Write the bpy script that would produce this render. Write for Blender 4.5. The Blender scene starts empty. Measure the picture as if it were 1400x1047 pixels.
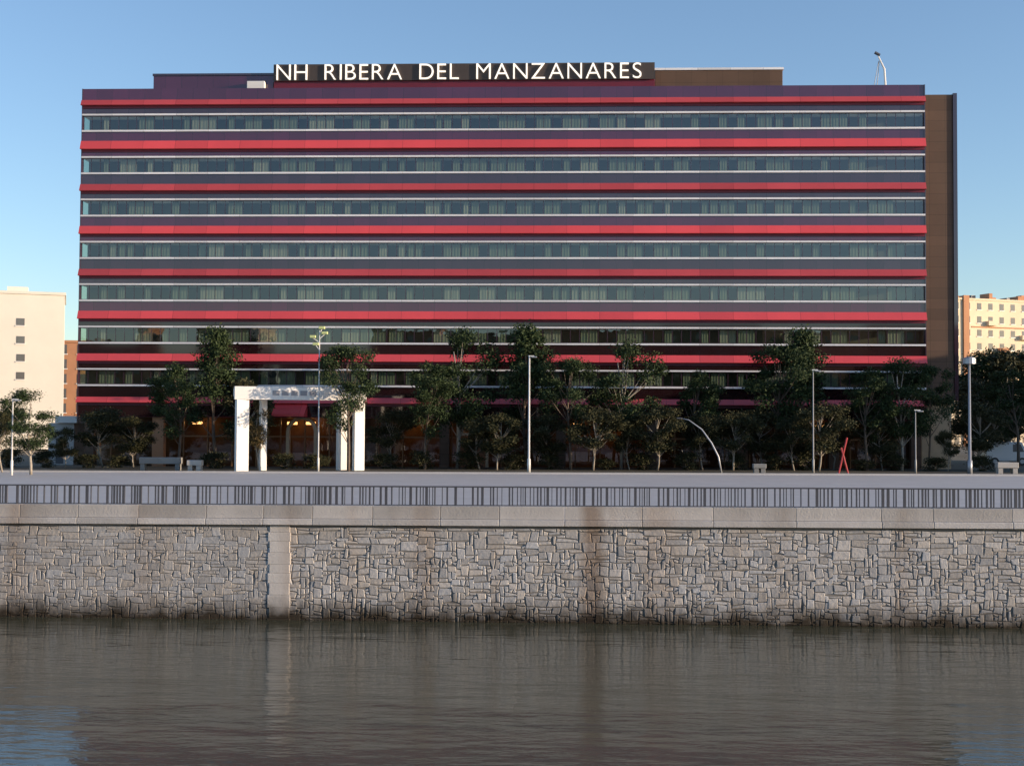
import bpy, bmesh, math, random
from math import radians as R, sin, cos, pi
from mathutils import Vector, Matrix, noise

SC = bpy.context.scene
COL = SC.collection

# ------------------------------------------------------------------ camera
F = 1800.0                      # focal length in pixels of a 1400 px wide frame
YAW, PITCH, ROLL = R(2.35), R(1.957), 0.0055
CAMZ = 6.02
RM = Matrix.Rotation(YAW, 3, 'Z') @ Matrix.Rotation(R(90) + PITCH, 3, 'X') @ Matrix.Rotation(ROLL, 3, 'Z')
cam_data = bpy.data.cameras.new('camera')
cam = bpy.data.objects.new('camera', cam_data)
COL.objects.link(cam)
cam_data.sensor_width = 36.0
cam_data.lens = 36.0 * F / 1400.0
cam_data.clip_start, cam_data.clip_end = 0.5, 20000
cam.matrix_world = Matrix.Translation((0, 0, CAMZ)) @ RM.to_4x4()
SC.camera = cam

# ------------------------------------------------------------------ light
SUN_EL, SUN_AZ = R(8.5), R(-12)     # azimuth measured from +X towards +Y: low on the right, grazing the hotel front
world = bpy.data.worlds.new('World'); SC.world = world; world.use_nodes = True
wn = world.node_tree; bg = wn.nodes['Background']
sky = wn.nodes.new('ShaderNodeTexSky'); sky.sky_type = 'NISHITA'; sky.sun_disc = False
sky.sun_elevation = SUN_EL; sky.sun_rotation = R(90) - SUN_AZ
sky.altitude = 650; sky.air_density = 1.0; sky.dust_density = 0.6; sky.ozone_density = 3.2
wn.links.new(sky.outputs[0], bg.inputs[0]); bg.inputs[1].default_value = 0.15
sd = bpy.data.lights.new('sun', 'SUN'); sd.energy = 3.2; sd.angle = R(0.5); sd.color = (1.0, 0.86, 0.68)
sun = bpy.data.objects.new('sun', sd); COL.objects.link(sun)
sdir = Vector((cos(SUN_EL) * cos(SUN_AZ), cos(SUN_EL) * sin(SUN_AZ), sin(SUN_EL)))
sun.rotation_euler = sdir.to_track_quat('Z', 'Y').to_euler(); sun.location = (60, 0, 60)
SC.view_settings.view_transform = 'Standard'; SC.view_settings.look = 'None'
SC.view_settings.exposure = 0.95; SC.view_settings.gamma = 1.0
SC.view_settings.use_white_balance = True; SC.view_settings.white_balance_temperature = 7500; SC.view_settings.white_balance_tint = 17   # shade reads neutral, as in the photograph


# ------------------------------------------------------------------ helpers
def ray(px, py):
    return RM @ Vector((px - 700.0, -(py - 523.5), -F))


def at(px, py, Y):
    d = ray(px, py); t = Y / d.y
    return d.x * t, CAMZ + d.z * t


def ax(px, Y, py=600): return at(px, py, Y)[0]
def az(py, Y, px=700): return at(px, py, Y)[1]
def gz(x): return 3.0 + 0.003 * max(-60, min(60, x))     # the street climbs gently to the right


class MB:
    """collects boxes, tubes and quads, then links them as one mesh object"""
    def __init__(s): s.v = []; s.f = []; s.c = []

    def quad(s, a, b, c, d, col=None):
        n = len(s.v); s.v += [tuple(a), tuple(b), tuple(c), tuple(d)]; s.f.append((n, n + 1, n + 2, n + 3)); s.c.append(col)

    def poly(s, pts, col=None):
        n = len(s.v); s.v += [tuple(p) for p in pts]; s.f.append(tuple(range(n, n + len(pts)))); s.c.append(col)

    def box(s, x0, x1, y0, y1, z0, z1, M=None, col=None):
        n = len(s.v)
        p = [(x0, y0, z0), (x1, y0, z0), (x1, y1, z0), (x0, y1, z0), (x0, y0, z1), (x1, y0, z1), (x1, y1, z1), (x0, y1, z1)]
        if M is not None: p = [tuple(M @ Vector(q)) for q in p]
        s.v += p
        for f in ((0, 3, 2, 1), (4, 5, 6, 7), (0, 1, 5, 4), (1, 2, 6, 5), (2, 3, 7, 6), (3, 0, 4, 7)):
            s.f.append(tuple(n + i for i in f)); s.c.append(col)
        return s

    def prism(s, prof, x0, x1):
        """profile of (y, z) points run along x"""
        n = len(s.v); k = len(prof)
        s.v += [(x0, y, z) for y, z in prof] + [(x1, y, z) for y, z in prof]
        for i in range(k):
            j = (i + 1) % k; s.f.append((n + i, n + j, n + k + j, n + k + i)); s.c.append(None)
        s.f.append(tuple(n + i for i in range(k))[::-1]); s.c.append(None)
        s.f.append(tuple(n + k + i for i in range(k))); s.c.append(None)
        return s

    def tube(s, pts, rad, seg=8, cap=True):
        pts = [Vector(p) for p in pts]; n0 = len(s.v)
        for i, p in enumerate(pts):
            d = (pts[min(i + 1, len(pts) - 1)] - pts[max(i - 1, 0)]).normalized()
            u = d.cross(Vector((0.31, 0.95, 0.07)))
            if u.length < 1e-3: u = d.cross(Vector((1, 0, 0)))
            u.normalize(); w = d.cross(u)
            r = rad[i] if isinstance(rad, (list, tuple)) else rad
            for k in range(seg):
                a = 2 * pi * k / seg; s.v.append(tuple(p + (u * cos(a) + w * sin(a)) * r))
        for i in range(len(pts) - 1):
            for k in range(seg):
                a = n0 + i * seg + k; b = n0 + i * seg + (k + 1) % seg
                s.f.append((a, b, b + seg, a + seg)); s.c.append(None)
        if cap:
            s.f.append(tuple(n0 + k for k in range(seg))[::-1]); s.c.append(None)
            e = n0 + (len(pts) - 1) * seg; s.f.append(tuple(e + k for k in range(seg))); s.c.append(None)
        return s

    def mesh(s, name, mat, smooth=False):
        me = bpy.data.meshes.new(name); me.from_pydata(s.v, [], s.f)
        if any(c is not None for c in s.c):
            at_ = me.color_attributes.new('tone', 'FLOAT_COLOR', 'CORNER')
            for p, c in zip(me.polygons, s.c):
                for li in p.loop_indices: at_.data[li].color = (*(c or (1, 1, 1)), 1)
        if mat: me.materials.append(mat)
        if smooth: me.polygons.foreach_set('use_smooth', [True] * len(me.polygons))
        me.update(); return me

    def build(s, name, mat, parent=None, smooth=False, bevel=0.0):
        o = bpy.data.objects.new(name, s.mesh(name, mat, smooth)); COL.objects.link(o)
        if parent is not None: o.parent = parent
        if bevel:
            b = o.modifiers.new('bevel', 'BEVEL'); b.width = bevel; b.segments = 2; b.limit_method = 'ANGLE'
        return o


def tag(o, label, cat=None, group=None, kind=None):
    if label: o['label'] = label
    if cat: o['category'] = cat
    if group: o['group'] = group
    if kind: o['kind'] = kind
    return o


def struct(o, kind='structure'): o['kind'] = kind; return o


def thing(name, label, cat, loc=(0, 0, 0), rz=0, group=None):
    o = bpy.data.objects.new(name, None); COL.objects.link(o)
    o.location = loc; o.rotation_euler = (0, 0, rz); o.empty_display_size = 0.3
    return tag(o, label, cat, group)


def copy_tree(o, parent=None):
    c = o.copy(); COL.objects.link(c); c.parent = parent
    for ch in [q for q in bpy.data.objects if q.parent == o]: copy_tree(ch, c)
    return c


def mat(name, col, rough=0.7, metal=0.0, spec=0.5, noise_amt=0.15, scale=1.0, bump=0.0, bscale=20, stretch=(1, 1, 1), island=0.0, tone=False, ior=1.5, coat=0.0):
    m = bpy.data.materials.new(name); m.use_nodes = True; nt = m.node_tree; N = nt.nodes; L = nt.links
    p = N['Principled BSDF']; p.inputs['Roughness'].default_value = rough; p.inputs['Metallic'].default_value = metal
    p.inputs['Specular IOR Level'].default_value = spec; p.inputs['IOR'].default_value = ior; p.inputs['Coat Weight'].default_value = coat
    tc = N.new('ShaderNodeTexCoord'); mp = N.new('ShaderNodeMapping'); mp.inputs['Scale'].default_value = stretch
    L.new(tc.outputs['Object'], mp.inputs[0])
    rgb = N.new('ShaderNodeRGB'); rgb.outputs[0].default_value = (*col, 1); out = rgb.outputs[0]

    def mul(a, fac_out, lo, hi):
        mr = N.new('ShaderNodeMapRange'); mr.inputs[3].default_value = lo; mr.inputs[4].default_value = hi
        L.new(fac_out, mr.inputs[0]); mx = N.new('ShaderNodeMix'); mx.data_type = 'RGBA'; mx.blend_type = 'MULTIPLY'; mx.inputs[0].default_value = 1
        L.new(a, mx.inputs[6]); cc = N.new('ShaderNodeCombineColor')
        for i in range(3): L.new(mr.outputs[0], cc.inputs[i])
        L.new(cc.outputs[0], mx.inputs[7]); return mx.outputs[2]
    if noise_amt:
        nz = N.new('ShaderNodeTexNoise'); nz.inputs['Scale'].default_value = scale; nz.inputs['Detail'].default_value = 6; nz.inputs['Roughness'].default_value = 0.65
        L.new(mp.outputs[0], nz.inputs['Vector']); out = mul(out, nz.outputs[0], 1 - noise_amt * 2, 1 + noise_amt * 2)
    if island:
        g = N.new('ShaderNodeNewGeometry'); out = mul(out, g.outputs['Random Per Island'], 1 - island, 1 + island)
    if tone:
        a = N.new('ShaderNodeAttribute'); a.attribute_name = 'tone'; mx = N.new('ShaderNodeMix'); mx.data_type = 'RGBA'; mx.blend_type = 'MULTIPLY'; mx.inputs[0].default_value = 1
        L.new(out, mx.inputs[6]); L.new(a.outputs['Color'], mx.inputs[7]); out = mx.outputs[2]
    L.new(out, p.inputs['Base Color'])
    if bump:
        nb = N.new('ShaderNodeTexNoise'); nb.inputs['Scale'].default_value = bscale; nb.inputs['Detail'].default_value = 5
        L.new(mp.outputs[0], nb.inputs['Vector']); b = N.new('ShaderNodeBump'); b.inputs['Strength'].default_value = bump; b.inputs['Distance'].default_value = 0.03
        L.new(nb.outputs[0], b.inputs['Height']); L.new(b.outputs[0], p.inputs['Normal'])
    m['col'] = out.node.name
    return m


def emit(m, col, s):
    p = m.node_tree.nodes['Principled BSDF']; p.inputs['Emission Color'].default_value = (*col, 1); p.inputs['Emission Strength'].default_value = s; return m


def stain(m, fn):
    """fn(N, L, colour_out) -> new colour_out; hooks marks with a shape of their own into a material"""
    nt = m.node_tree; p = nt.nodes['Principled BSDF']; lk = p.inputs['Base Color'].links[0]
    out = fn(nt.nodes, nt.links, lk.from_socket); nt.links.new(out, p.inputs['Base Color']); return m


def joints(m, px_, pz_=0, w=.02, dark=.45):
    def fn(N, L, out):
        tc = N.new('ShaderNodeTexCoord'); sp = N.new('ShaderNodeSeparateXYZ'); L.new(tc.outputs['Object'], sp.inputs[0])
        for ch, per in ((0, px_), (2, pz_)):
            if not per: continue
            a = N.new('ShaderNodeMath'); a.operation = 'DIVIDE'; L.new(sp.outputs[ch], a.inputs[0]); a.inputs[1].default_value = per
            # every panel a slightly different shade
            fl = N.new('ShaderNodeMath'); fl.operation = 'FLOOR'; L.new(a.outputs[0], fl.inputs[0])
            wn_ = N.new('ShaderNodeTexWhiteNoise'); wn_.noise_dimensions = '1D'; L.new(fl.outputs[0], wn_.inputs['W'])
            f = N.new('ShaderNodeMath'); f.operation = 'FRACT'; L.new(a.outputs[0], f.inputs[0])
            c = N.new('ShaderNodeMath'); c.operation = 'LESS_THAN'; L.new(f.outputs[0], c.inputs[0]); c.inputs[1].default_value = w / per
            v = N.new('ShaderNodeMapRange'); v.inputs[3].default_value = .86; v.inputs[4].default_value = 1.12; L.new(wn_.outputs['Value'], v.inputs[0])
            q = N.new('ShaderNodeMath'); q.operation = 'MULTIPLY_ADD'; L.new(c.outputs[0], q.inputs[0]); q.inputs[1].default_value = -dark; L.new(v.outputs[0], q.inputs[2])
            cc = N.new('ShaderNodeCombineColor')
            for i in range(3): L.new(q.outputs[0], cc.inputs[i])
            mx = N.new('ShaderNodeMix'); mx.data_type = 'RGBA'; mx.blend_type = 'MULTIPLY'; mx.inputs[0].default_value = 1
            L.new(out, mx.inputs[6]); L.new(cc.outputs[0], mx.inputs[7]); out = mx.outputs[2]
        return out
    return stain(m, fn)


def leafmat(name, c1, c2):
    m = bpy.data.materials.new(name); m.use_nodes = True; N = m.node_tree.nodes; L = m.node_tree.links; p = N['Principled BSDF']
    g = N.new('ShaderNodeNewGeometry'); rp = N.new('ShaderNodeValToRGB'); e = rp.color_ramp.elements
    e[0].color = (*c1, 1); e[1].color = (*c2, 1); L.new(g.outputs['Random Per Island'], rp.inputs[0]); L.new(rp.outputs[0], p.inputs['Base Color'])
    p.inputs['Roughness'].default_value = 0.7; p.inputs['Specular IOR Level'].default_value = 0.2
    return m


M = {}
M['white'] = mat('white_paint', (0.78, 0.77, 0.74), 0.5, noise_amt=0.04)
M['frame'] = mat('pale_metal', (0.80, 0.80, 0.82), 0.4, noise_amt=0.04)
M['red'] = mat('red_enamel', (0.80, 0.085, 0.09), 0.12, ior=1.7, noise_amt=0.09, scale=0.25, stretch=(1, 1, .1))
M['darkred'] = mat('deep_red_and_fin_shade', (0.16, 0.012, 0.03), 0.35, noise_amt=0.1, scale=0.3)
M['purple'] = mat('plum_panel', (0.085, 0.014, 0.045), 0.05, spec=0.5, ior=1.85, noise_amt=0.12, scale=0.3)
M['navy'] = mat('slate_panel', (0.048, 0.026, 0.042), 0.05, spec=0.5, ior=1.85, noise_amt=0.12, scale=0.3)
M['panel_dimmed'] = mat('panel_dark_reflection', (0.022, 0.007, 0.009), 0.05, spec=0.5, ior=1.85, noise_amt=0.15, scale=0.3)  # darkened panel copy: paints the dark reflection on the lowest floors
M['brown'] = mat('brown_stone', (0.125, 0.07, 0.045), 0.7, noise_amt=0.13, scale=0.5, bump=0.3)
M['tan'] = mat('tan_and_sunlit_stone', (0.52, 0.37, 0.24), 0.7, noise_amt=0.15, scale=1.2, bump=0.3)
M['bronze'] = mat('bronze_frame', (0.26, 0.13, 0.06), 0.4, metal=0.3)
M['dark'] = mat('dark_interior', (0.035, 0.035, 0.033), 0.8)
M['room'] = mat('room_wall', (0.055, 0.06, 0.045), 0.9, noise_amt=0.2, scale=0.15)
M['curtain'] = mat('pale_curtain', (0.30, 0.29, 0.26), 0.9, noise_amt=0.1, bump=0.5, bscale=8, stretch=(4, 1, .1))
M['curtain_g'] = mat('green_grey_curtain', (0.17, 0.19, 0.155), 0.9, noise_amt=0.1)
M['roof'] = mat('roof_gravel', (0.25, 0.24, 0.23), 0.9)
M['signback'] = mat('sign_backing', (0.06, 0.045, 0.04), 0.6)
M['steel'] = mat('galvanised_steel', (0.42, 0.44, 0.47), 0.4, metal=0.4, noise_amt=0.08)
M['rail'] = mat('dark_grey_steel', (0.085, 0.09, 0.105), 0.45, noise_amt=0.1)
M['pole'] = mat('pale_grey_pole', (0.72, 0.72, 0.70), 0.45)
M['benchpole'] = mat('dull_grey_pole', (.40, .40, .39), .5)
M['stake'] = mat('dull_red_paint', (.45, .045, .05), .5)
M['bark'] = mat('bark', (0.14, 0.105, 0.08), 0.9, noise_amt=0.3, scale=3, bump=0.6)
M['palebark'] = mat('pale_bark', (0.34, 0.30, 0.25), 0.9, noise_amt=0.25, scale=3, bump=0.6)
M['pave'] = mat('grey_paving', (0.50, 0.49, 0.48), 0.85, noise_amt=0.08, scale=0.6, bump=0.2)
M['asphalt'] = mat('asphalt', (0.06, 0.06, 0.06), 0.9)
M['soil'] = mat('soil', (0.05, 0.045, 0.03), 0.95, noise_amt=0.3, scale=2)
M['earth'] = mat('dry_ground', (0.12, 0.10, 0.07), 0.95, noise_amt=0.2, scale=0.05)
M['cream'] = mat('cream_render', (0.74, 0.70, 0.62), 0.85, noise_amt=0.05, scale=0.3)
M['cream2'] = mat('warm_cream_render', (0.80, 0.66, 0.48), 0.85, noise_amt=0.12, scale=0.25)
M['orange'] = mat('orange_brick', (0.50, 0.24, 0.13), 0.85, noise_amt=0.12, scale=0.4)
M['brick'] = mat('brown_brick', (0.30, 0.13, 0.07), 0.85, noise_amt=0.12, scale=0.4)
M['pane'] = mat('window_pane', (0.13, 0.13, 0.13), 0.12, spec=0.8, noise_amt=0.2, scale=0.7)
M['leaf'] = leafmat('pine_needles', (0.014, 0.030, 0.012), (0.045, 0.07, 0.026))
M['leafo'] = leafmat('olive_leaves', (0.024, 0.029, 0.014), (0.068, 0.066, 0.03))
M['leafb'] = leafmat('autumn_leaves', (0.05, 0.038, 0.018), (0.14, 0.10, 0.04))


def glassmat(name, tint, refl):
    m = bpy.data.materials.new(name); m.use_nodes = True; N = m.node_tree.nodes; L = m.node_tree.links
    out = N['Material Output']; N.remove(N['Principled BSDF'])
    tr = N.new('ShaderNodeBsdfTransparent'); tr.inputs[0].default_value = (*tint, 1)
    gl = N.new('ShaderNodeBsdfGlossy'); gl.inputs[0].default_value = (0.95, 0.97, 1, 1); gl.inputs['Roughness'].default_value = 0.015
    nz = N.new('ShaderNodeTexNoise'); nz.inputs['Scale'].default_value = 0.7; tc = N.new('ShaderNodeTexCoord'); L.new(tc.outputs['Object'], nz.inputs['Vector'])
    b = N.new('ShaderNodeBump'); b.inputs['Strength'].default_value = 0.25; b.inputs['Distance'].default_value = 0.02
    L.new(nz.outputs[0], b.inputs['Height']); L.new(b.outputs[0], gl.inputs['Normal'])
    mx = N.new('ShaderNodeMixShader'); mx.inputs[0].default_value = refl
    L.new(tr.outputs[0], mx.inputs[1]); L.new(gl.outputs[0], mx.inputs[2]); L.new(mx.outputs[0], out.inputs[0]); return m


for k_, a_, b_ in (('red', 2.52, 0), ('purple', 1.26, 0), ('navy', 1.26, 0), ('frame', 2.52, 0), ('brown', 1.2, .8)): joints(M[k_], a_, b_, .03)
M['reddull'] = joints(mat('faded_red_enamel', (0.54, 0.075, 0.085), 0.15, noise_amt=0.08, scale=0.25), 2.52, 0, .03)
M['glass'] = glassmat('coated_glass', (0.68, 0.76, 0.66), 0.13)
M['glass_low'] = glassmat('shop_glass', (0.5, 0.47, 0.42), 0.08)

# ------------------------------------------------------------------ layout lines
YW = 41.0        # face of the river wall
YH = 100.0       # hotel front
ZP = az(692, YW)    # parapet top at x=700
ZC = az(710, YW)    # top of the lip
ZM = az(719, YW)    # top of masonry
print('wall heights', ZP, ZC, ZM, 'water y', at(700, 850, YW), 'ground at hotel px', YH)
WL, WR = -75.0, 75.0
SL = 0.003       # gradient of the wall

# ------------------------------------------------------------------ setting: water, ground
def watermat():
    m = bpy.data.materials.new('river_water'); m.use_nodes = True; N = m.node_tree.nodes; L = m.node_tree.links; p = N['Principled BSDF']
    p.inputs['Base Color'].default_value = (0.068, 0.072, 0.048, 1); p.inputs['Roughness'].default_value = 0.07; p.inputs['IOR'].default_value = 1.40
    tc = N.new('ShaderNodeTexCoord')
    hs = []
    for sc, st, det in ((0.55, (0.35, 1, 1), 3), (2.6, (0.45, 1, 1), 4), (9, (0.6, 1, 1), 3)):
        mp = N.new('ShaderNodeMapping'); mp.inputs['Scale'].default_value = st; L.new(tc.outputs['Object'], mp.inputs[0])
        nz = N.new('ShaderNodeTexNoise'); nz.inputs['Scale'].default_value = sc; nz.inputs['Detail'].default_value = det; L.new(mp.outputs[0], nz.inputs['Vector']); hs.append(nz.outputs[0])
    prev = None
    for h, d in zip(hs, (0.07, 0.022, 0.003)):
        b = N.new('ShaderNodeBump'); b.inputs['Strength'].default_value = 1.0; b.inputs['Distance'].default_value = d
        L.new(h, b.inputs['Height'])
        if prev: L.new(prev, b.inputs['Normal'])
        prev = b.outputs[0]
    L.new(prev, p.inputs['Normal']); return m


b = MB(); b.quad((-300, 7, 0), (300, 7, 0), (300, YW + .6, 0), (-300, YW + .6, 0)); struct(b.build('river_water', watermat()))


def gsheet(y0, y1, dz, xs=(-3000, -60, 60, 3000)):
    b = MB()
    for xa, xb in zip(xs, xs[1:]):
        b.quad((xa, y0, gz(xa) + dz), (xb, y0, gz(xb) + dz), (xb, y1, gz(xb) + dz), (xa, y1, gz(xa) + dz))
    return b


struct(gsheet(YW + 0.55, 6000, 0).build('ground', M['earth']))
struct(gsheet(YW + 0.55, 86.5, 0.01, (-200, -60, 60, 200)).build('promenade', M['pave']))
# kerb, planted strip, street in front of the hotel
b = MB()
for xa, xb in zip((-120, -60, 60), (-60, 60, 120)):
    b.v += []; z0, z1 = gz(xa), gz(xb); n = len(b.v)
    b.v += [(xa, 86.5, z0), (xb, 86.5, z1), (xb, 86.7, z1), (xa, 86.7, z0), (xa, 86.5, z0 + .13), (xb, 86.5, z1 + .13), (xb, 86.7, z1 + .13), (xa, 86.7, z0 + .13)]
    for f in ((4, 5, 6, 7), (0, 1, 5, 4), (2, 3, 7, 6)): b.f.append(tuple(n + i for i in f)); b.c.append(None)
struct(b.build('kerb', M['pave']))
struct(gsheet(86.7, 98.0, 0.10, (-120, -60, 60, 120)).build('planting_bed', M['soil']))
struct(gsheet(98.0, 99.4, 0.02, (-120, -60, 60, 120)).build('road', M['asphalt']))
# the near bank, under and behind the camera; pale surface added to bounce light
b = MB(); b.box(-300, 300, -400, 7, -1, 3.0); M['bankbounce'] = mat('bounce_paving', (0.45, 0.41, 0.35), 0.95, noise_amt=0.1)
struct(b.build('near_bank', M['bankbounce']))

# ------------------------------------------------------------------ river wall
random.seed(4)


def algae(N, L, out):
    tc = N.new('ShaderNodeTexCoord'); sp = N.new('ShaderNodeSeparateXYZ'); L.new(tc.outputs['Object'], sp.inputs[0])
    nz = N.new('ShaderNodeTexNoise'); nz.inputs['Scale'].default_value = 1.6; nz.inputs['Detail'].default_value = 7; L.new(tc.outputs['Object'], nz.inputs['Vector'])
    ad = N.new('ShaderNodeMath'); ad.operation = 'MULTIPLY_ADD'; L.new(nz.outputs[0], ad.inputs[0]); ad.inputs[1].default_value = -0.9; L.new(sp.outputs[2], ad.inputs[2])
    mr = N.new('ShaderNodeMapRange'); mr.inputs[1].default_value = -0.38; mr.inputs[2].default_value = 0.30; mr.inputs[3].default_value = 1; mr.inputs[4].default_value = 0
    L.new(ad.outputs[0], mr.inputs[0])
    mx = N.new('ShaderNodeMix'); mx.data_type = 'RGBA'; L.new(mr.outputs[0], mx.inputs[0]); L.new(out, mx.inputs[6]); mx.inputs[7].default_value = (0.035, 0.026, 0.016, 1)
    # rusty brown run-off streaks down the wall
    mp = N.new('ShaderNodeMapping'); mp.inputs['Scale'].default_value = (0.55, 1, 0.03); L.new(tc.outputs['Object'], mp.inputs[0])
    n2 = N.new('ShaderNodeTexNoise'); n2.inputs['Scale'].default_value = 1.0; n2.inputs['Detail'].default_value = 4; L.new(mp.outputs[0], n2.inputs['Vector'])
    m2 = N.new('ShaderNodeMapRange'); m2.inputs[1].default_value = 0.50; m2.inputs[2].default_value = 0.78; m2.inputs[4].default_value = 0.75; L.new(n2.outputs[0], m2.inputs[0])
    m3 = N.new('ShaderNodeMix'); m3.data_type = 'RGBA'; m3.blend_type = 'MULTIPLY'; L.new(m2.outputs[0], m3.inputs[0]); L.new(mx.outputs[2], m3.inputs[6]); m3.inputs[7].default_value = (0.66, 0.52, 0.42, 1)
    # the one strong streak below the outlet
    sx = ax(810, YW, 780)
    d = N.new('ShaderNodeMath'); d.operation = 'SUBTRACT'; L.new(sp.outputs[0], d.inputs[0]); d.inputs[1].default_value = sx
    w = N.new('ShaderNodeMath'); w.operation = 'MULTIPLY_ADD'; L.new(nz.outputs[0], w.inputs[0]); w.inputs[1].default_value = 0.5; L.new(d.outputs[0], w.inputs[2])
    w2 = N.new('ShaderNodeMath'); w2.operation = 'SUBTRACT'; L.new(w.outputs[0], w2.inputs[0]); w2.inputs[1].default_value = 0.25
    a = N.new('ShaderNodeMath'); a.operation = 'ABSOLUTE'; L.new(w2.outputs[0], a.inputs[0])
    m4 = N.new('ShaderNodeMapRange'); m4.inputs[1].default_value = 0.12; m4.inputs[2].default_value = 0.5; m4.inputs[3].default_value = 0.8; m4.inputs[4].default_value = 0; L.new(a.outputs[0], m4.inputs[0])
    m5 = N.new('ShaderNodeMix'); m5.data_type = 'RGBA'; m5.blend_type = 'MULTIPLY'; L.new(m4.outputs[0], m5.inputs[0]); L.new(m3.outputs[2], m5.inputs[6]); m5.inputs[7].default_value = (0.5, 0.38, 0.3, 1)
    return m5.outputs[2]


M['stone'] = stain(mat('rubble_stone', (0.49, 0.48, 0.468), 0.9, noise_amt=0.13, scale=2.2, bump=0.5, bscale=9, tone=True), algae)
M['mortar'] = stain(mat('mortar', (0.25, 0.24, 0.225), 0.95, noise_amt=0.25, scale=0.5), algae)
M['coping'] = stain(mat('weathered_granite', (0.49, 0.48, 0.47), 0.85, noise_amt=0.17, scale=0.8, bump=0.3, tone=True), algae)
wall = thing('river_wall', 'grey rubble masonry embankment wall rising from the river, with granite parapet on top', 'wall', (0, YW, 0))


def wz(z, x): return z + SL * x


b = MB(); n = 0
b.v += [(WL, 0.020, -1), (WR, 0.020, -1), (WR, 0.020, wz(ZM, WR)), (WL, 0.020, wz(ZM, WL)), (WL, 0.62, -1), (WR, 0.62, -1), (WR, 0.62, wz(ZM, WR)), (WL, 0.62, wz(ZM, WL))]
for f in ((0, 1, 2, 3), (5, 4, 7, 6), (3, 2, 6, 7)): b.f.append(f); b.c.append(None)
b.build('mortar_bed', M['mortar'], wall)
# random ashlar: greedy fill of a fine grid by rectangles of mixed size
CX, CZ = 0.135, 0.105
x_lo, x_hi = -42.0, 42.0
nx = int((x_hi - x_lo) / CX); nz_ = int((ZM + 0.45) / CZ)
xp1 = ax(362, YW, 780); xp2 = ax(400, YW, 780)
used = [[False] * nz_ for _ in range(nx)]
sizes = [(2, 1), (3, 1), (2, 2), (2, 2), (1, 2), (1, 1), (2, 3), (3, 2), (2, 1), (1, 1), (1, 3)]
jx = [[random.uniform(-.035, .035) for _ in range(nz_ + 1)] for _ in range(nx + 1)]
jz = [[random.uniform(-.03, .03) for _ in range(nz_ + 1)] for _ in range(nx + 1)]
b = MB()
for k in range(nz_):
    for i in range(nx):
        if used[i][k]: continue
        smooth_zone = (x_lo + i * CX) < xp1
        for _ in range(6):
            w, h = random.choice(sizes)
            if (k + h) * CZ > ZM + .45 - .1 - 0.7 and random.random() < .6: w += 2
            if i + w <= nx and k + h <= nz_ and all(not used[a][c] for a in range(i, i + w) for c in range(k, k + h)): break
        else: w = h = 1
        for a in range(i, i + w):
            for c in range(k, k + h): used[a][c] = True
        def P(a, c, sx, sz):
            g = 0.007 if smooth_zone else 0.014
            x = x_lo + a * CX + jx[a][c] + sx * g
            z = -0.45 + c * CZ + jz[a][c] + sz * g
            z = min(z, ZM - 0.004)
            return x, wz(z, x)
        c4 = [P(i, k, 1, 1), P(i + w, k, -1, 1), P(i + w, k + h, -1, -1), P(i, k + h, 1, -1)]
        y = random.uniform(-0.006, 0.006) * (0.5 if smooth_zone else 1)
        t = random.uniform(.78, 1.2) if not smooth_zone else random.uniform(.76, 1.0)
        hue = random.uniform(-.05, .05); col = (t * (1 + hue), t, t * (1 - hue * 1.2))
        e = 0.014
        cx_ = sum(p[0] for p in c4) / 4; cz_ = sum(p[1] for p in c4) / 4
        inn = [(p[0] + (e if p[0] < cx_ else -e), y - random.uniform(0, .004), p[1] + (e if p[1] < cz_ else -e)) for p in c4]
        out = [(p[0], y + 0.012, p[1]) for p in c4]; back = [(p[0], 0.12, p[1]) for p in c4]
        b.poly(inn, col)
        for q in range(4):
            r = (q + 1) % 4
            b.quad(out[q], out[r], inn[r], inn[q], col); b.quad(back[q], back[r], out[r], out[q], col)
b.build('masonry', M['stone'], wall)
# coping blocks with joints
b = MB(); lip = MB(); x = WL
while x < WR:
    w = random.uniform(1.5, 2.6); x2 = min(x + w, WR); t = random.uniform(.8, 1.12); col = (t, t * .985, t * .96)
    for (m_, y0, y1, z0, z1, c_) in ((b, -0.02, 0.55, ZC + .006, ZP, col), (lip, -0.13, 0.58, ZM + .01, ZC, (1.22 * random.uniform(.8, 1.05),) * 3)):
        n = len(m_.v); xa, xb = x + .006, x2 - .006
        m_.v += [(xa, y0, wz(z0, xa)), (xb, y0, wz(z0, xb)), (xb, y1, wz(z0, xb)), (xa, y1, wz(z0, xa)), (xa, y0, wz(z1, xa)), (xb, y0, wz(z1, xb)), (xb, y1, wz(z1, xb)), (xa, y1, wz(z1, xa))]
        for f in ((0, 3, 2, 1), (4, 5, 6, 7), (0, 1, 5, 4), (1, 2, 6, 5), (2, 3, 7, 6), (3, 0, 4, 7)): m_.f.append(tuple(n + i for i in f)); m_.c.append(c_)
    x = x2
b.build('parapet', M['coping'], wall, bevel=0.012)
lip.build('coping', M['coping'], wall, bevel=0.015)
# pilaster with toothed quoins
b = MB(); px0 = ax(368, YW, 780); px1 = ax(396, YW, 780); z = -0.6; k = 0
M['pilaster'] = stain(mat('pale_concrete', (0.62, 0.60, 0.575), 0.85, noise_amt=0.12, scale=2.0, bump=0.3, tone=True), algae)
while z < ZM - 0.1:
    h = random.uniform(.26, .42); z1 = min(z + h, wz(ZM, px0) - .01); e = 0.05 if k % 2 else 0.0; t = random.uniform(.94, 1.06)
    b.box(px0 - e, px1 + e * .5, -0.022 + random.uniform(0, .006), 0.1, z + .002, z1, col=(t, t, t)); z = z1; k += 1
    if z1 >= wz(ZM, px0) - .011: break
b.build('pilaster', M['pilaster'], wall, bevel=0.015)

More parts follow.
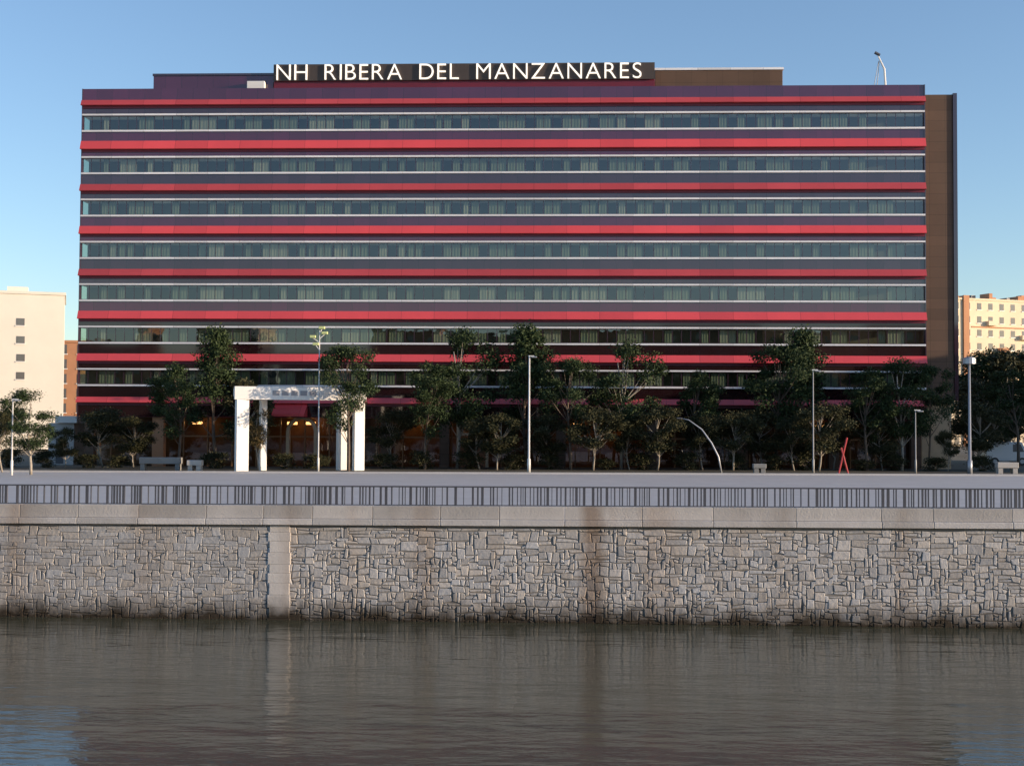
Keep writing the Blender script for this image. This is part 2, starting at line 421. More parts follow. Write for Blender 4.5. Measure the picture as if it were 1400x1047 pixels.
# ------------------------------------------------------------------ railing on the parapet
zr0, zr1 = ZP, az(665, YW + .25)
railing = thing('railing', 'dark steel railing of unevenly spaced flat bars along the top of the river wall', 'railing', (0, YW + 0.25, 0))
pw = 2.9; x = -40.6
while x < 42:
    b = MB(); xa = x + 0.08; xb = x + pw - .08
    q = xa + .05
    while q < xb - .05:
        w = random.choice((.022, .03, .03, .04, .05, .08))
        b.v += []; b.box(q, q + w, -0.03, 0.03, wz(zr0 + .03, q), wz(zr1 - .03, q)); q += w + random.choice((.04, .05, .06, .08, .08, .12, .2))
    b.build('railing_panel', M['rail'], railing)
    p = MB(); p.box(x - .03, x + .03, -.035, .035, wz(zr0, x), wz(zr1 - .03, x)); p.build('post', M['rail'], railing)
    x += pw
b = MB()
for z0, z1, yy in ((zr1 - .03, zr1 + .012, .045), (zr0 + .012, zr0 + .03, .02)):
    n = len(b.v); xa, xb = -41, 42.5
    b.v += [(xa, -yy, wz(z0, xa)), (xb, -yy, wz(z0, xb)), (xb, yy, wz(z0, xb)), (xa, yy, wz(z0, xa)), (xa, -yy, wz(z1, xa)), (xb, -yy, wz(z1, xb)), (xb, yy, wz(z1, xb)), (xa, yy, wz(z1, xa))]
    for f in ((0, 3, 2, 1), (4, 5, 6, 7), (0, 1, 5, 4), (1, 2, 6, 5), (2, 3, 7, 6), (3, 0, 4, 7)): b.f.append(tuple(n + i for i in f)); b.c.append(None)
b.build('handrail', M['rail'], railing)

# ------------------------------------------------------------------ hotel
hx0, hx1 = ax(109.5, YH, 330), ax(1265, YH, 330)
def hz(py): return az(py, YH, 690)


hotel = thing('hotel', 'long eight storey hotel with red stripes between ribbon windows', 'hotel', (0, YH, 0))
zt = hz(118.5); zb = hz(572)
def lattice(xs, hw_, z0, z1, e, y):
    """one connected sheet of glazing bars: a bottom and a top rail joined by uprights"""
    m = MB(); X = []
    for x in xs: X += [x - hw_, x + hw_]
    Z = [z0, z0 + e, z1 - e, z1]; m.v = [(x, y, z) for z in Z for x in X]; w = len(X)
    for r_ in range(3):
        for c_ in range(w - 1):
            if r_ == 1 and c_ % 2: continue
            m.f.append((r_ * w + c_, r_ * w + c_ + 1, (r_ + 1) * w + c_ + 1, (r_ + 1) * w + c_)); m.c.append(None)
    return m


# core
b = MB(); b.box(hx0 + .05, hx1 - .05, 1.6, 22, zb + .1, zt - .25); b.build('wall', M['room'], hotel)
b = MB(); b.box(hx0 + .02, hx1 - .02, 0.4, 22.05, zt - .248, zt - .10); b.build('roof', M['roof'], hotel)
# slabs floors seen behind the glass are closed by spandrels
REST = MB()
for k in range(8):
    Rk = 138.5 + 58.62 * k
    top = Rk - 20 if k == 0 else Rk - 18.6; hr = (3.9, 5.9, 4.8, 5.6, 4.8, 5.6, 5.2, 4.0)[k]
    if k == 0:
        b = MB(); b.box(hx0, hx1, 0.12, 1.55, hz(Rk - 4.5), zt); b.build('parapet_panel', M['purple'], hotel)
    # spandrel above the fin and below it
    else:
        b = MB(); b.box(hx0, hx1, 0.12, 1.55, hz(Rk - hr), hz(top)); b.build('spandrel', M['panel_dimmed'] if k > 5 else M['purple'] if k % 2 else M['navy'], hotel)
    # fin: front face tips back a little so that it looks at the sky
    zf1, zf0 = hz(Rk - hr), hz(Rk + hr)
    b = MB(); b.prism([(0.14, zf0), (-0.26, zf0), (-0.28, zf0 + .03), (-0.06, zf1), (0.14, zf1)], hx0 - .05, hx1 + .05); b.build('red_fin', M['reddull'] if k in (0, 2, 4) else M['red'], hotel)
    b = MB(); b.box(hx0, hx1, 0.02, 1.55, hz(Rk + hr + 3.6), zf0); b.build('fin_shade_strip', M['darkred'], hotel)  # dark red strip: the shade under the fin, put into the colour
    low = Rk + 15.0 if k < 7 else 571
    b = MB(); b.box(hx0, hx1, 0.10, 1.55, hz(low), hz(Rk + hr + 3.6)); b.build('spandrel', M['panel_dimmed'] if k > 4 else M['navy'] if k % 2 == 0 else M['purple'], hotel)
    if k == 7: break
    g1, g0 = hz(Rk + 17.2), hz(Rk + 37.4); f1 = hz(Rk + 15.0); f0 = hz(Rk + 39.8)
    win = MB(); win.quad((hx0 + .05, 0.25, g0), (hx1 - .05, 0.25, g0), (hx1 - .05, 0.25, g1), (hx0 + .05, 0.25, g1))
    win.quad((hx0 + .05, 0.25, g0), (hx0 + .05, 0.25, g1), (hx0 + .05, 1.6, g1), (hx0 + .05, 1.6, g0))
    W = win.build('ribbon_window', M['glass'], hotel)
    fr = MB(); fr.box(hx0 - .02, hx1 + .02, 0.0, 1.55, g1, f1); fr.box(hx0 - .02, hx1 + .02, 0.0, 1.55, f0, g0)
    fr.build('frame', M['frame'], W)
    nb = 92; bw = (hx1 - hx0) / nb
    lattice([min(max(hx0 + i * bw, hx0 + .07), hx1 - .07) for i in range(nb + 1)], .03, g0 + .002, g1 - .002, .05, .235).build('glazing_bars', M['navy'], W)
    runs = []; i = 2
    while i < nb - 3:
        ln = random.choice((1, 1, 1, 2, 2, 3)); runs.append((i, ln)); i += ln + random.choice((0, 1, 1, 1, 2, 3))
    random.shuffle(runs)
    for q_, (i, ln) in enumerate(runs):
        xa = hx0 + i * bw + random.uniform(.02, .2); xb = hx0 + (i + ln) * bw - random.uniform(.02, .2)
        c = MB() if q_ < 14 else REST; m_ = int((xb - xa) / .12) + 1; d0 = random.uniform(.42, .6)
        for s_ in range(m_):
            u0 = xa + (xb - xa) * s_ / m_; u1 = xa + (xb - xa) * (s_ + 1) / m_; o0 = .018 * (s_ % 2); o1 = .018 * ((s_ + 1) % 2)
            c.quad((u0, d0 + o0, g0), (u1, d0 + o1, g0), (u1, d0 + o1, g1), (u0, d0 + o0, g1))
        if q_ < 14: c.build('curtain', M['curtain'] if random.random() < .5 else M['curtain_g'], W)
struct(REST.build('curtains', M['curtain_g'], hotel), 'stuff')
# corner trim
for xx in (hx0 - .06, hx1 - .02):
    b = MB(); b.box(xx, xx + .08, 0.05, 0.35, zb, zt); b.build('corner_trim', M['navy'], hotel)
# side walls
b = MB(); b.box(hx0, hx0 + .045, 1.6, 22, zb, zt - .25); b.build('side_wall', M['purple'], hotel)
# brown stone wing, set a little back at the right end
wx0, wx1 = hx1 + .075, ax(1309, YH + 1.0, 330)
b = MB(); b.box(wx0, wx1 - .3, 1.0, 21, hz(548), hz(128)); b.build('stone_wing', M['brown'], hotel, bevel=0.03)
b = MB(); b.box(wx1 - .298, wx1, 0.9, 21, hz(545), hz(126.5)); b.build('wing_edge', M['navy'], hotel)
b = MB(); b.box(wx0, wx1 - .4, 1.6, 20, gz(30) - .2, hz(548)); b.build('stone_plinth', M['tan'], hotel)  # same stone as the wing; the tan colour paints sunlight on it
# ground floor: recessed, glazed, with bronze frames
b = MB(); b.box(hx0 + .3, hx1 - .1, 4.5, 20, 2.6, zb + .1); b.build('lobby_wall', M['bronze'], hotel)
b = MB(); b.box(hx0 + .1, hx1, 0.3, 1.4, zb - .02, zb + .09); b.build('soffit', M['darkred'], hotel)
b = MB(); b.quad((hx0 + .3, 1.3, 2.8), (hx1 - .2, 1.3, 2.8), (hx1 - .2, 1.3, zb - .02), (hx0 + .3, 1.3, zb - .02)); gl = b.build('lobby_glazing', M['glass_low'], hotel)
b = MB()
xm = hx0 + .3
while xm < hx1 - .3:
    b.box(xm, xm + .09, 1.2, 1.4, 2.8, zb - .03); xm += 1.9
b.box(hx0 + .3, hx1 - .2, 1.19, 1.41, 5.2, 5.32); b.build('frame', M['bronze'], gl)
# ground floor piers
for pxx in (112, 205, 520, 600, 760, 885, 1010, 1135, 1248):
    xx = ax(pxx, YH, 600); b = MB(); b.box(xx, xx + (.75 if pxx != 205 else .9), 0.5, 1.18, 2.7, zb - .025)
    b.build('pier', M['orange'] if pxx == 205 else M['brown'], hotel, bevel=0.02)
# bronze door frame in the middle
xa, xb = ax(624, YH, 600), ax(667, YH, 600); b = MB(); za = hz(567)
b.box(xa, xa + .18, .2, 1.1, 2.8, za - .2); b.box(xb - .18, xb, .2, 1.1, 2.8, za - .2); b.box(xa, xb, .19, 1.1, za - .198, za - .03); b.box(xa + .2, xb - .2, .5, .6, hz(596), hz(592))
b.build('door_frame', M['tan'], hotel, bevel=.01)
b = MB(); b.box(xa + .19, xb - .19, .8, .9, 2.8, hz(597)); b.build('door', M['brick'], hotel)
# warm lobby lamps behind the glass
M['lamp'] = emit(mat('warm_lamp', (.9, .7, .4), .5), (1, .55, .22), 3.0)
for pxx in (270, 400, 425, 560, 640, 790, 850, 1120):
    xx = ax(pxx, YH + 3, 600); b = MB(); b.box(xx - .35, xx + .35, 2.6, 3.1, hz(580) - .1, hz(578)); b.build('ceiling_lamp', M['lamp'], hotel)
# arched entrance with red awning
xc = ax(410, YH, 600); rw = 0.95
b = MB(); z0, zs = 2.9, hz(592)
pts_o = [(xc - rw - .25, z0)] + [(xc + (rw + .25) * cos(a), zs + (rw + .25) * sin(a)) for a in [pi - pi * i / 14 for i in range(15)]] + [(xc + rw + .25, z0)]
pts_i = [(xc - rw, z0)] + [(xc + rw * cos(a), zs + rw * sin(a)) for a in [pi - pi * i / 14 for i in range(15)]] + [(xc + rw, z0)]
for i in range(len(pts_o) - 1):
    o0, o1, i0, i1 = pts_o[i], pts_o[i + 1], pts_i[i], pts_i[i + 1]
    b.quad((o0[0], .6, o0[1]), (o1[0], .6, o1[1]), (i1[0], .6, i1[1]), (i0[0], .6, i0[1]))
    b.quad((i0[0], .6, i0[1]), (i1[0], .6, i1[1]), (i1[0], 1.1, i1[1]), (i0[0], 1.1, i0[1]))
    b.quad((o1[0], .6, o1[1]), (o0[0], .6, o0[1]), (o0[0], 1.1, o0[1]), (o1[0], 1.1, o1[1]))
b.build('entrance_arch', M['tan'], hotel)
b = MB(); x0, x1 = ax(376, YH, 600), ax(420, YH, 600); b.prism([(-1.3, hz(571)), (-1.3, hz(568)), (0, hz(553)), (0, hz(571))], x0, x1); b.build('awning', M['red'], hotel)
# penthouses
def pent(name, pxa, pxb, py0, py1, y0, y1, m_, trim=None):
    b = MB(); xa, xb = ax(pxa, YH + y0, 100), ax(pxb, YH + y0, 100); z0, z1 = zt - .12, az(py1, YH + y0, 640)
    b.box(xa, xb, y0, y1, z0, z1); o = b.build(name, m_, hotel, bevel=.02)
    if trim: b = MB(); b.box(xa - .05, xb + .08, y0 - .08, y1 + .05, z1 + .002, z1 + .17); b.build('roof_edge', trim, hotel)
    return o


pent('plant_room', 210, 374, 120, 102, 1.2, 14, M['purple'], M['navy'])
pent('plant_room', 895.5, 1070, 113, 98, 1.6, 14, M['brown'], M['frame'])
pent('plant_room', 374.5, 895, 113, 108, 1.0, 14, M['darkred'])
b = MB(); xx0, xx1 = ax(335, YH, 110), ax(359, YH, 110); b.box(xx0, xx1, 0.6, 1.1, zt - .1, az(111, YH + .6, 340)); b.build('roof_vent', M['white'], hotel, bevel=.03)

# rooftop sign
sx0, sx1 = ax(374.5, YH + .9, 95), ax(895, YH + .9, 95); sz0, sz1 = az(110, YH + .9, 640), az(87.5, YH + .9, 640)
sign = thing('rooftop_sign', 'dark rooftop sign board with white capitals reading NH RIBERA DEL MANZANARES', 'sign', ((sx0 + sx1) / 2, YH + .8, zt))
hw = (sx1 - sx0) / 2
b = MB(); b.box(-hw, hw, 0, .12, sz0 - zt, sz1 - zt); b.build('backing_board', M['signback'], sign)
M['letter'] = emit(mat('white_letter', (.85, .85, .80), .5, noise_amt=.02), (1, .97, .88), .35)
dg = bpy.context.evaluated_depsgraph_get()
text = 'NH RIBERA DEL MANZANARES'
lx0, lx1 = ax(378, YH + .7, 95), ax(877, YH + .7, 95)
glyph = {}
for ch in set(text.replace(' ', '')):
    cu = bpy.data.curves.new('glyph', 'FONT'); cu.body = ch; cu.size = 1; cu.extrude = .05; cu.offset = -0.012
    to = bpy.data.objects.new('glyph', cu); COL.objects.link(to); bpy.context.view_layer.update()
    me = bpy.data.meshes.new_from_object(to.evaluated_get(bpy.context.evaluated_depsgraph_get())); me.name = 'letter'
    me.materials.clear(); me.materials.append(M['letter'])
    bpy.data.objects.remove(to); xs = [v.co.x for v in me.vertices]; ys = [v.co.y for v in me.vertices]
    x_, y_ = min(xs), min(ys); hh = max(ys) - y_
    for v in me.vertices:
        X, Yy, Z = (v.co.x - x_), (v.co.y - y_) / hh, v.co.z
        v.co = (X, -Z, Yy)
    glyph[ch] = (me, max(xs) - x_)
gap, space = .16, .42
total = sum(glyph[c][1] for c in text if c != ' ') + gap * (len(text) - 1) + space * 3
k = (lx1 - lx0) / total; x = lx0 - (sx0 + sx1) / 2; lh = (sz1 - sz0) * .93
for c in text:
    if c == ' ': x += (space + gap) * k; continue
    me, w = glyph[c]; o = bpy.data.objects.new('letter', me); COL.objects.link(o); o.parent = sign
    o.location = (x, -.07, sz0 - zt + .05); o.scale = (k, 1, lh); x += (w + gap) * k

# roof antenna
xa = ax(1203, YH + 5, 95)
ant = thing('roof_antenna', 'thin white leaning antenna mast on the right end of the hotel roof', 'antenna', (xa, YH + 5, zt - .1))
zz = lambda py: az(py, YH + 5, 1200) - zt + .1
b = MB(); b.tube([(.5, 0, 0), (.35, 0, zz(95)), (-.05, 0, zz(80)), (-.2, 0, zz(74))], [.09, .08, .06, .04]); b.build('mast', M['white'], ant)
b = MB(); b.tube([(-.7, 0, 0), (-.1, 0, zz(84))], .03); b.tube([(-.2, .7, 0), (-.05, 0, zz(84))], .03); b.build('brace', M['steel'], ant)
b = MB(); b.tube([(-.4, 0, zz(72)), (.0, 0, zz(76))], [.12, .12]); b.build('beacon', M['rail'], ant)

# ------------------------------------------------------------------ entrance portico
pa = Vector((ax(322, 86.95, 600), 86.95)); ang = R(19); wpx = 9.1
por = thing('entrance_portico', 'white portal frame of tall posts and a deep beam in front of the hotel entrance', 'portico', (pa.x, pa.y, gz(pa.x) + .05), ang)
zt_ = az(529, 87, 340) - gz(pa.x); zb_ = az(547, 87, 340) - gz(pa.x)
def post(x0, x1, y0, y1, n='post'):
    cx_, cy_ = (x0 + x1) / 2, (y0 + y1) / 2; T_ = Matrix.Translation((cx_, cy_, 0)) @ Matrix.Rotation(R(14), 4, 'Z')
    b = MB(); b.box(x0 - cx_, x1 - cx_, y0 - cy_, y1 - cy_, 0, zb_ - .004, M=T_); b.build(n, M['white'], por, bevel=.02)
post(0, .85, 0, .4); post(1.75, 2.2, 1.5, 1.9)
xr = (ax(487, 88.6, 600) - pa.x) / cos(ang)
post(xr - .35, xr + .4, 0, .4); post(xr - 1.25, xr - .6, 1.3, 1.7)
b = MB(); b.box(-.1, xr + .5, -.05, .5, zb_, zt_); b.build('beam', M['white'], por, bevel=.02)
b = MB(); b.box(0, xr + .5, .51, 2.2, zb_ + .25, zt_ - .1); b.build('canopy_slab', M['white'], por, bevel=.02)
M['letterdark'] = mat('grey_panel', (.3, .3, .32), .5)
b = MB()
for i in range(5): b.box(2.4 + i * .62, 2.85 + i * .62, -.075, -.052, zb_ + .3, zt_ - .25)
b.build('fascia_panel', M['letterdark'], por)

# ------------------------------------------------------------------ trees
def tree_mesh(seed, H=9.5, crown_lo=0.34, rad=2.6, shape='round', nleaf=6500, leafs=.13, lean=0.0, leafmat_='leaf', bark='bark', trunk_r=.14):
    """returns (trunk mesh, crown mesh); base at the origin"""
    rnd = random.Random(seed); t = MB()
    top = Vector((lean * H + rnd.uniform(-.3, .3), rnd.uniform(-.3, .3), H * .86)); pts = []
    for i in range(9):
        u = i / 8; pts.append(Vector((top.x * u ** 1.2 + .22 * sin(u * 5 + seed), top.y * u + .15 * sin(u * 4 + seed * 2), top.z * u)))
    t.tube(pts, [trunk_r * (1 - .8 * i / 8) + .015 for i in range(9)], 8)
    clumps = []; n = 24 if shape != 'cone' else 26
    for i in range(n):
        u = rnd.random(); zc = H * (crown_lo + (1 - crown_lo) * u)
        if shape == 'round': r = rad * math.sqrt(max(.05, 1 - (2 * u - .95) ** 2))
        elif shape == 'umbrella': r = rad * (0.35 + 1.0 * math.sin(min(1, u * 1.15) * pi * .75)) if u < .9 else rad * .5
        else: r = rad * (1.05 - .9 * u)
        a = rnd.uniform(0, 2 * pi); rr = r * math.sqrt(rnd.uniform(.1, 1)) * .82
        ctr = pts[min(8, int(zc / top.z * 8))]
        c = Vector((ctr.x + rr * cos(a), ctr.y + rr * sin(a), min(zc, H - .4))); clumps.append((c, rnd.uniform(.55, 1.05) * (rad / 2.6) ** .5))
        j = max(2, min(7, int((c.z * .72) / top.z * 8))); p0 = pts[j]; mid = (p0 + c) / 2 + Vector((0, 0, -.15))
        t.tube([p0, mid, c], [.05, .035, .012], 5, False)
    cr = MB(); V = cr.v; Fc = cr.f
    for i in range(nleaf):
        c, r = clumps[rnd.randrange(n)]
        while True:
            d = Vector((rnd.gauss(0, 1), rnd.gauss(0, 1), rnd.gauss(0, 1)))
            if d.length > .1: break
        d.normalize(); q = r * rnd.random() ** .45 * (1.0 + .25 * rnd.gauss(0, 1) * .6)
        p = c + Vector((d.x * q * 1.15, d.y * q * 1.15, d.z * q * .72)); s = leafs * rnd.uniform(.5, 1.3)
        u = Vector((rnd.gauss(0, 1), rnd.gauss(0, 1), rnd.gauss(0, .7))).normalized(); w = u.cross(Vector((rnd.gauss(0, 1), rnd.gauss(0, 1), rnd.gauss(0, 1)))).normalized()
        k0 = len(V); V += [tuple(p - u * s), tuple(p + w * s * .42), tuple(p + u * s), tuple(p - w * s * .42)]; Fc.append((k0, k0 + 1, k0 + 2, k0 + 3)); cr.c.append(None)
    return t.mesh('trunk', M[bark], True), cr.mesh('crown', M[leafmat_])


TM = {}
TM['p0'] = tree_mesh(1, 9.6, .36, 3.0, 'umbrella', 9881)
TM['p1'] = tree_mesh(2, 9.6, .32, 2.8, 'round', 9881, lean=.05)
TM['p2'] = tree_mesh(3, 9.6, .28, 2.9, 'cone', 9881)
TM['p3'] = tree_mesh(5, 9.6, .36, 3.3, 'umbrella', 11043, lean=-.04, bark='palebark')
TM['o0'] = tree_mesh(6, 7.0, .36, 3.1, 'round', 9881, leafmat_='leafo', bark='palebark', trunk_r=.09)
TM['o1'] = tree_mesh(7, 7.0, .34, 3.0, 'round', 9881, leafmat_='leafo', lean=.08, bark='palebark', trunk_r=.08)
TM['b0'] = tree_mesh(8, 6.5, .34, 2.1, 'round', 6000, leafmat_='leafb', bark='palebark', trunk_r=.08)


def tree(kind, px, top_py, Y, label, name='tree', cat='tree', wide=1.0, rz=None, group='trees in front of the hotel', base=None):
    x = ax(px, Y, 600); z0 = gz(x) + .08 if base is None else base
    H0 = {'p': 9.6, 'o': 7.0, 'b': 6.5}[kind[0]]
    h = az(top_py, Y, px) - z0; s = h / H0
    t = thing(name, label, cat, (x, Y, z0), random.uniform(0, 6.28) if rz is None else rz, group)
    t.scale = (s * wide, s * wide, s)
    for nm, me in zip(('trunk', 'crown'), TM[kind]):
        o = bpy.data.objects.new(nm, me); COL.objects.link(o); o.parent = t
    return t


random.seed(11)
TREES = [
    # kind, px, top, Y, name, wide, label
    ('p3', 40, 536, 80, 'pine_tree', 1.15, 'bushy green tree left of the hotel, in front of the white block'),
    ('o0', 3, 560, 84, 'olive_tree', 1.0, 'low olive green tree cut by the left edge of the photo'),
    ('o1', 88, 585, 90, 'olive_tree', 1.1, 'low dark tree in front of the small grey kiosk'),
    ('o0', 140, 560, 91, 'olive_tree', 1.25, 'round olive tree before the left corner of the hotel'),
    ('o1', 185, 570, 93, 'olive_tree', 1.2, 'round olive tree behind the parked silver van'),
    ('p1', 248, 498, 90, 'pine_tree', 0.95, 'dark pine beside the orange pier, left of the white portico'),
    ('p2', 296, 448, 93, 'pine_tree', 0.85, 'tall narrow pine rising just left of the white portico'),
    ('o1', 340, 520, 96, 'olive_tree', .9, 'thin leafed tree rising between the left posts of the portico'),
    ('o0', 535, 562, 93, 'olive_tree', 1.1, 'olive tree right of the portico, before the brown glazed ground floor'),
    ('p1', 582, 497, 90, 'pine_tree', 0.9, 'dark pine left of the tan door frame'),
    ('p3', 628, 455, 92, 'pine_tree', 0.85, 'tall spreading pine above the tan door frame'),
    ('o1', 682, 566, 89, 'olive_tree', 1.15, 'low olive tree left of the white lamp post'),
    ('p2', 722, 444, 93, 'pine_tree', 0.95, 'tall pointed pine behind the white central lamp post'),
    ('p0', 778, 492, 90, 'pine_tree', 0.85, 'dark pine just right of the white central lamp post'),
    ('o0', 812, 560, 88.5, 'olive_tree', 1.2, 'low olive tree with a pale stem in the middle of the row'),
    ('p3', 852, 472, 91, 'pine_tree', 0.9, 'broad pine standing two trees right of the central lamp post'),
    ('o1', 897, 556, 89.5, 'olive_tree', 1.15, 'olive tree left of the bent pale lamp'),
    ('p1', 945, 508, 92, 'pine_tree', .95, 'dark pine behind the bent pale lamp'),
    ('o0', 1003, 566, 90, 'olive_tree', 1.25, 'wide olive tree right of the bent pale lamp'),
    ('p0', 1062, 474, 92, 'pine_tree', 0.9, 'tall pine left of the slim grey lamp post'),
    ('p2', 1098, 450, 94, 'pine_tree', .95, 'tall pine behind the slim grey lamp post'),
    ('o1', 1118, 552, 89, 'olive_tree', 1.2, 'low olive tree just right of the slim grey lamp post'),
    ('b0', 1142, 570, 93, 'golden_tree', 1.0, 'brown leafed small tree behind the red leaning stakes'),
    ('p1', 1182, 505, 90, 'pine_tree', 1.0, 'dense dark pine right of the red leaning stakes'),
    ('p3', 1232, 494, 91, 'pine_tree', .95, 'dense pine before the right end of the red stripes'),
    ('p0', 1272, 502, 93, 'pine_tree', .7, 'pine reaching over the foot of the brown stone wing'),
    ('o0', 1296, 590, 90, 'olive_tree', .8, 'small tree before the tan plinth of the hotel'),
    ('o1', 1342, 552, 95, 'olive_tree', 1.1, 'olive tree right of the tall grey lamp post'),
    ('o0', 655, 572, 90, 'olive_tree', 1.2, 'low olive tree just right of the tan door frame'),
    ('o1', 748, 566, 91, 'olive_tree', 1.2, 'low olive tree just right of the white central lamp post'),
    ('o0', 960, 568, 90.5, 'olive_tree', 1.15, 'low olive tree behind the tip of the bent pale lamp'),
    ('o1', 1042, 560, 91.5, 'olive_tree', 1.2, 'low olive tree behind the small grey bench'),
    ('o0', 1085, 572, 90, 'olive_tree', 1.1, 'low olive tree left of the slim grey lamp post'),
    ('o1', 1205, 568, 91, 'olive_tree', 1.15, 'low olive tree between the two dense pines at the right end'),
    ('o0', 860, 575, 90, 'olive_tree', 1.1, 'low olive tree under the broad pine'),
    ('p1', 1392, 505, 105, 'pine_tree', 1.1, 'dark pine at the right edge of the photo'),
]
for k_, px, tp, Y, nm, wd, lb in TREES:
    if 85 < Y < 100: Y = min(Y + 3.0, 95.5)
    tree(k_, px, tp, Y, lb, nm, wide=wd)
tree('b0', 352, 548, 85.6 + 3.5, 'thin small tree standing between the left posts of the white portico', 'golden_tree', wide=.6)
tree('p0', 477, 476, 87.9, 'dark pine in front of the right end of the portico beam', 'pine_tree', wide=.78, rz=1.2)
# dark trees on the slope at the far right
for i, (k_, px, tp, Y, lb) in enumerate((('p1', 1322, 486, 150, 'dark pine far behind the tall grey lamp post'), ('p3', 1345, 484, 160, 'broad dark tree below the cream apartment block'),
                                         ('o0', 1368, 482, 150, 'olive tree below the cream apartment block'), ('p0', 1396, 484, 165, 'far dark tree at the right edge below the apartment block'),
                                         ('p2', 1425, 470, 150, 'far tree just outside the right edge'), ('o1', 1335, 520, 125, 'mid green tree behind the wing of the hotel'), ('b0', 1378, 530, 120, 'brownish tree among the dark pines at right'),
                                         ('o0', 1356, 560, 112, 'low olive tree behind the white van'))):
    tree(k_, px, tp, Y, lb, 'tree', wide=1.25, group='trees on the slope at right')
# low shrubs under the trees
sh_t, sh_c = tree_mesh(21, 2.2, .05, 1.7, 'round', 2600, leafs=.12, leafmat_='leafo', trunk_r=.05)
SH = [(10, 'left edge'), (62, 'kiosk'), (118, 'left hotel corner'), (160, 'orange pier'), (292, 'tall narrow pine'), (390, 'arched entrance'), (430, 'red awning'), (530, 'right portico post'), (580, 'leftmost pine after the portico'), (645, 'tan door frame'), (700, 'white central lamp post'),
      (755, 'pine right of the white lamp post'), (830, 'broad pine'), (880, 'pier right of the broad pine'), (940, 'bent pale lamp'), (1010, 'wide olive tree'), (1060, 'tall pine left of the slim lamp'), (1100, 'slim grey lamp post'), (1180, 'red leaning stakes'), (1225, 'dense pine at the right end'), (1275, 'tan plinth'), (1345, 'tall grey lamp post')]
for i, (px, w) in enumerate(SH):
    Y = random.uniform(92.5, 94); x = ax(px, Y, 640)
    t = thing('shrub', 'dark low shrub by the ' + w, 'shrub', (x, Y, gz(x) + .05), random.uniform(0, 6), 'shrubs under the trees')
    s = random.uniform(.5, .8); t.scale = (s * 1.15, s, s * random.uniform(.7, 1.05))
    for nm, me in (('stem', sh_t), ('foliage', sh_c)):
        o = bpy.data.objects.new(nm, me); COL.objects.link(o); o.parent = t

# ------------------------------------------------------------------ lamp posts
def lamp(px, py_top, Y, label, kind, r=.07, pm='pole'):
    x = ax(px, Y, 640); z0 = gz(x) + .08; h = az(py_top, Y, px) - z0
    t = thing('street_lamp', label, 'street lamp', (x, Y, z0), 0, 'street lamps along the promenade')
    if kind == 'bent':
        b = MB(); b.tube([(.55, 0, 0), (.35, 0, h * .3), (-.1, 0, h * .55), (-.75, 0, h * .8), (-1.6, 0, h * .97), (-2.1, 0, h)], [.06, .06, .055, .045, .03, .02]); b.build('pole', M['steel'], t, True)
        b = MB(); b.box(-2.4, -2.05, -.1, .1, h - .04, h + .04); b.build('lamp_head', M['rail'], t, bevel=.02)
        return t
    b = MB(); b.tube([(0, 0, 0), (0, 0, .9), (0, 0, .92), (0, 0, h)], [r * 1.6, r * 1.6, r, r * .7]); b.build('pole', M[pm] if kind != 'grey' else M['steel'], t, True)
    if kind == 'cluster':
        for dx, dz, a in ((-.45, -.5, 1), (.35, -.25, -1), (-.25, -1.0, 1), (.15, .1, -1)):
            b = MB(); b.tube([(0, 0, h + dz - .3), (dx, 0, h + dz)], .03); ar = b.build('arm', M['pole'], t)
            b = MB(); b.box(dx - .2, dx + .2, -.15, .15, h + dz, h + dz + .18); b.build('lamp_head', M['lampshade'], t, bevel=.03)
    elif kind == 'grey':
        b = MB(); b.tube([(0, 0, h - .5), (0, 0, h - .45), (0, 0, h - .1), (0, 0, h)], [.15, .42, .42, .2], 12); b.build('lamp_head', M['steel'], t)
    else:
        b = MB(); b.box(-.08, .32, -.03, .03, h - .06, h + .0); b.build('arm', M['pole'], t)
        b = MB(); b.box(.12, .5, -.1, .1, h - .14, h - .063); b.build('lamp_head', M['steel'], t, bevel=.02)
    return t


M['lampshade'] = mat('yellow_green_shade', (.62, .68, .30), .5)
lamp(435, 452, 88.0, 'tall white lamp post with a cluster of yellow green heads, right of the portico beam', 'cluster', .05)
lamp(723, 486, 87.6, 'straight white lamp post in the middle of the tree row', 'arm', .075)
lamp(975, 572, 87.5, 'pale bent lamp post leaning left among the trees', 'bent')
lamp(1112, 505, 88.2, 'slim pale grey lamp post right of the bent one', 'arm', .045, 'benchpole')
lamp(1326, 488, 87.5, 'thick grey lamp post with a round head, right of the hotel', 'grey', .10)
lamp(16, 545, 79, 'short pale lamp post in front of the white block at left', 'arm', .05)
lamp(1252, 560, 88.5, 'short pale lamp post before the right corner of the hotel', 'arm', .04, 'benchpole')
# red leaning stakes
for px0, px1_, top, lb in ((1146, 1158, 598, 'taller red leaning stake right of the slim grey lamp post'), (1160, 1150, 612, 'shorter red stake crossing the taller one')):
    Y = 87.2; x = ax(px0, Y, 645); x1 = ax(px1_, Y, top); z0 = gz(x)
    t = thing('red_stake', lb, 'stake', (x, Y, z0), 0, 'red tree stakes')
    b = MB(); b.tube([(0, 0, 0), (x1 - x, 0, az(top, Y, px0) - z0)], .06); b.build('pole', M['stake'], t)
    b = MB(); b.tube([(-.02, 0, 0), (0.02, 0, .12)], .12); b.build('foot', M['steel'], t); Y += .5

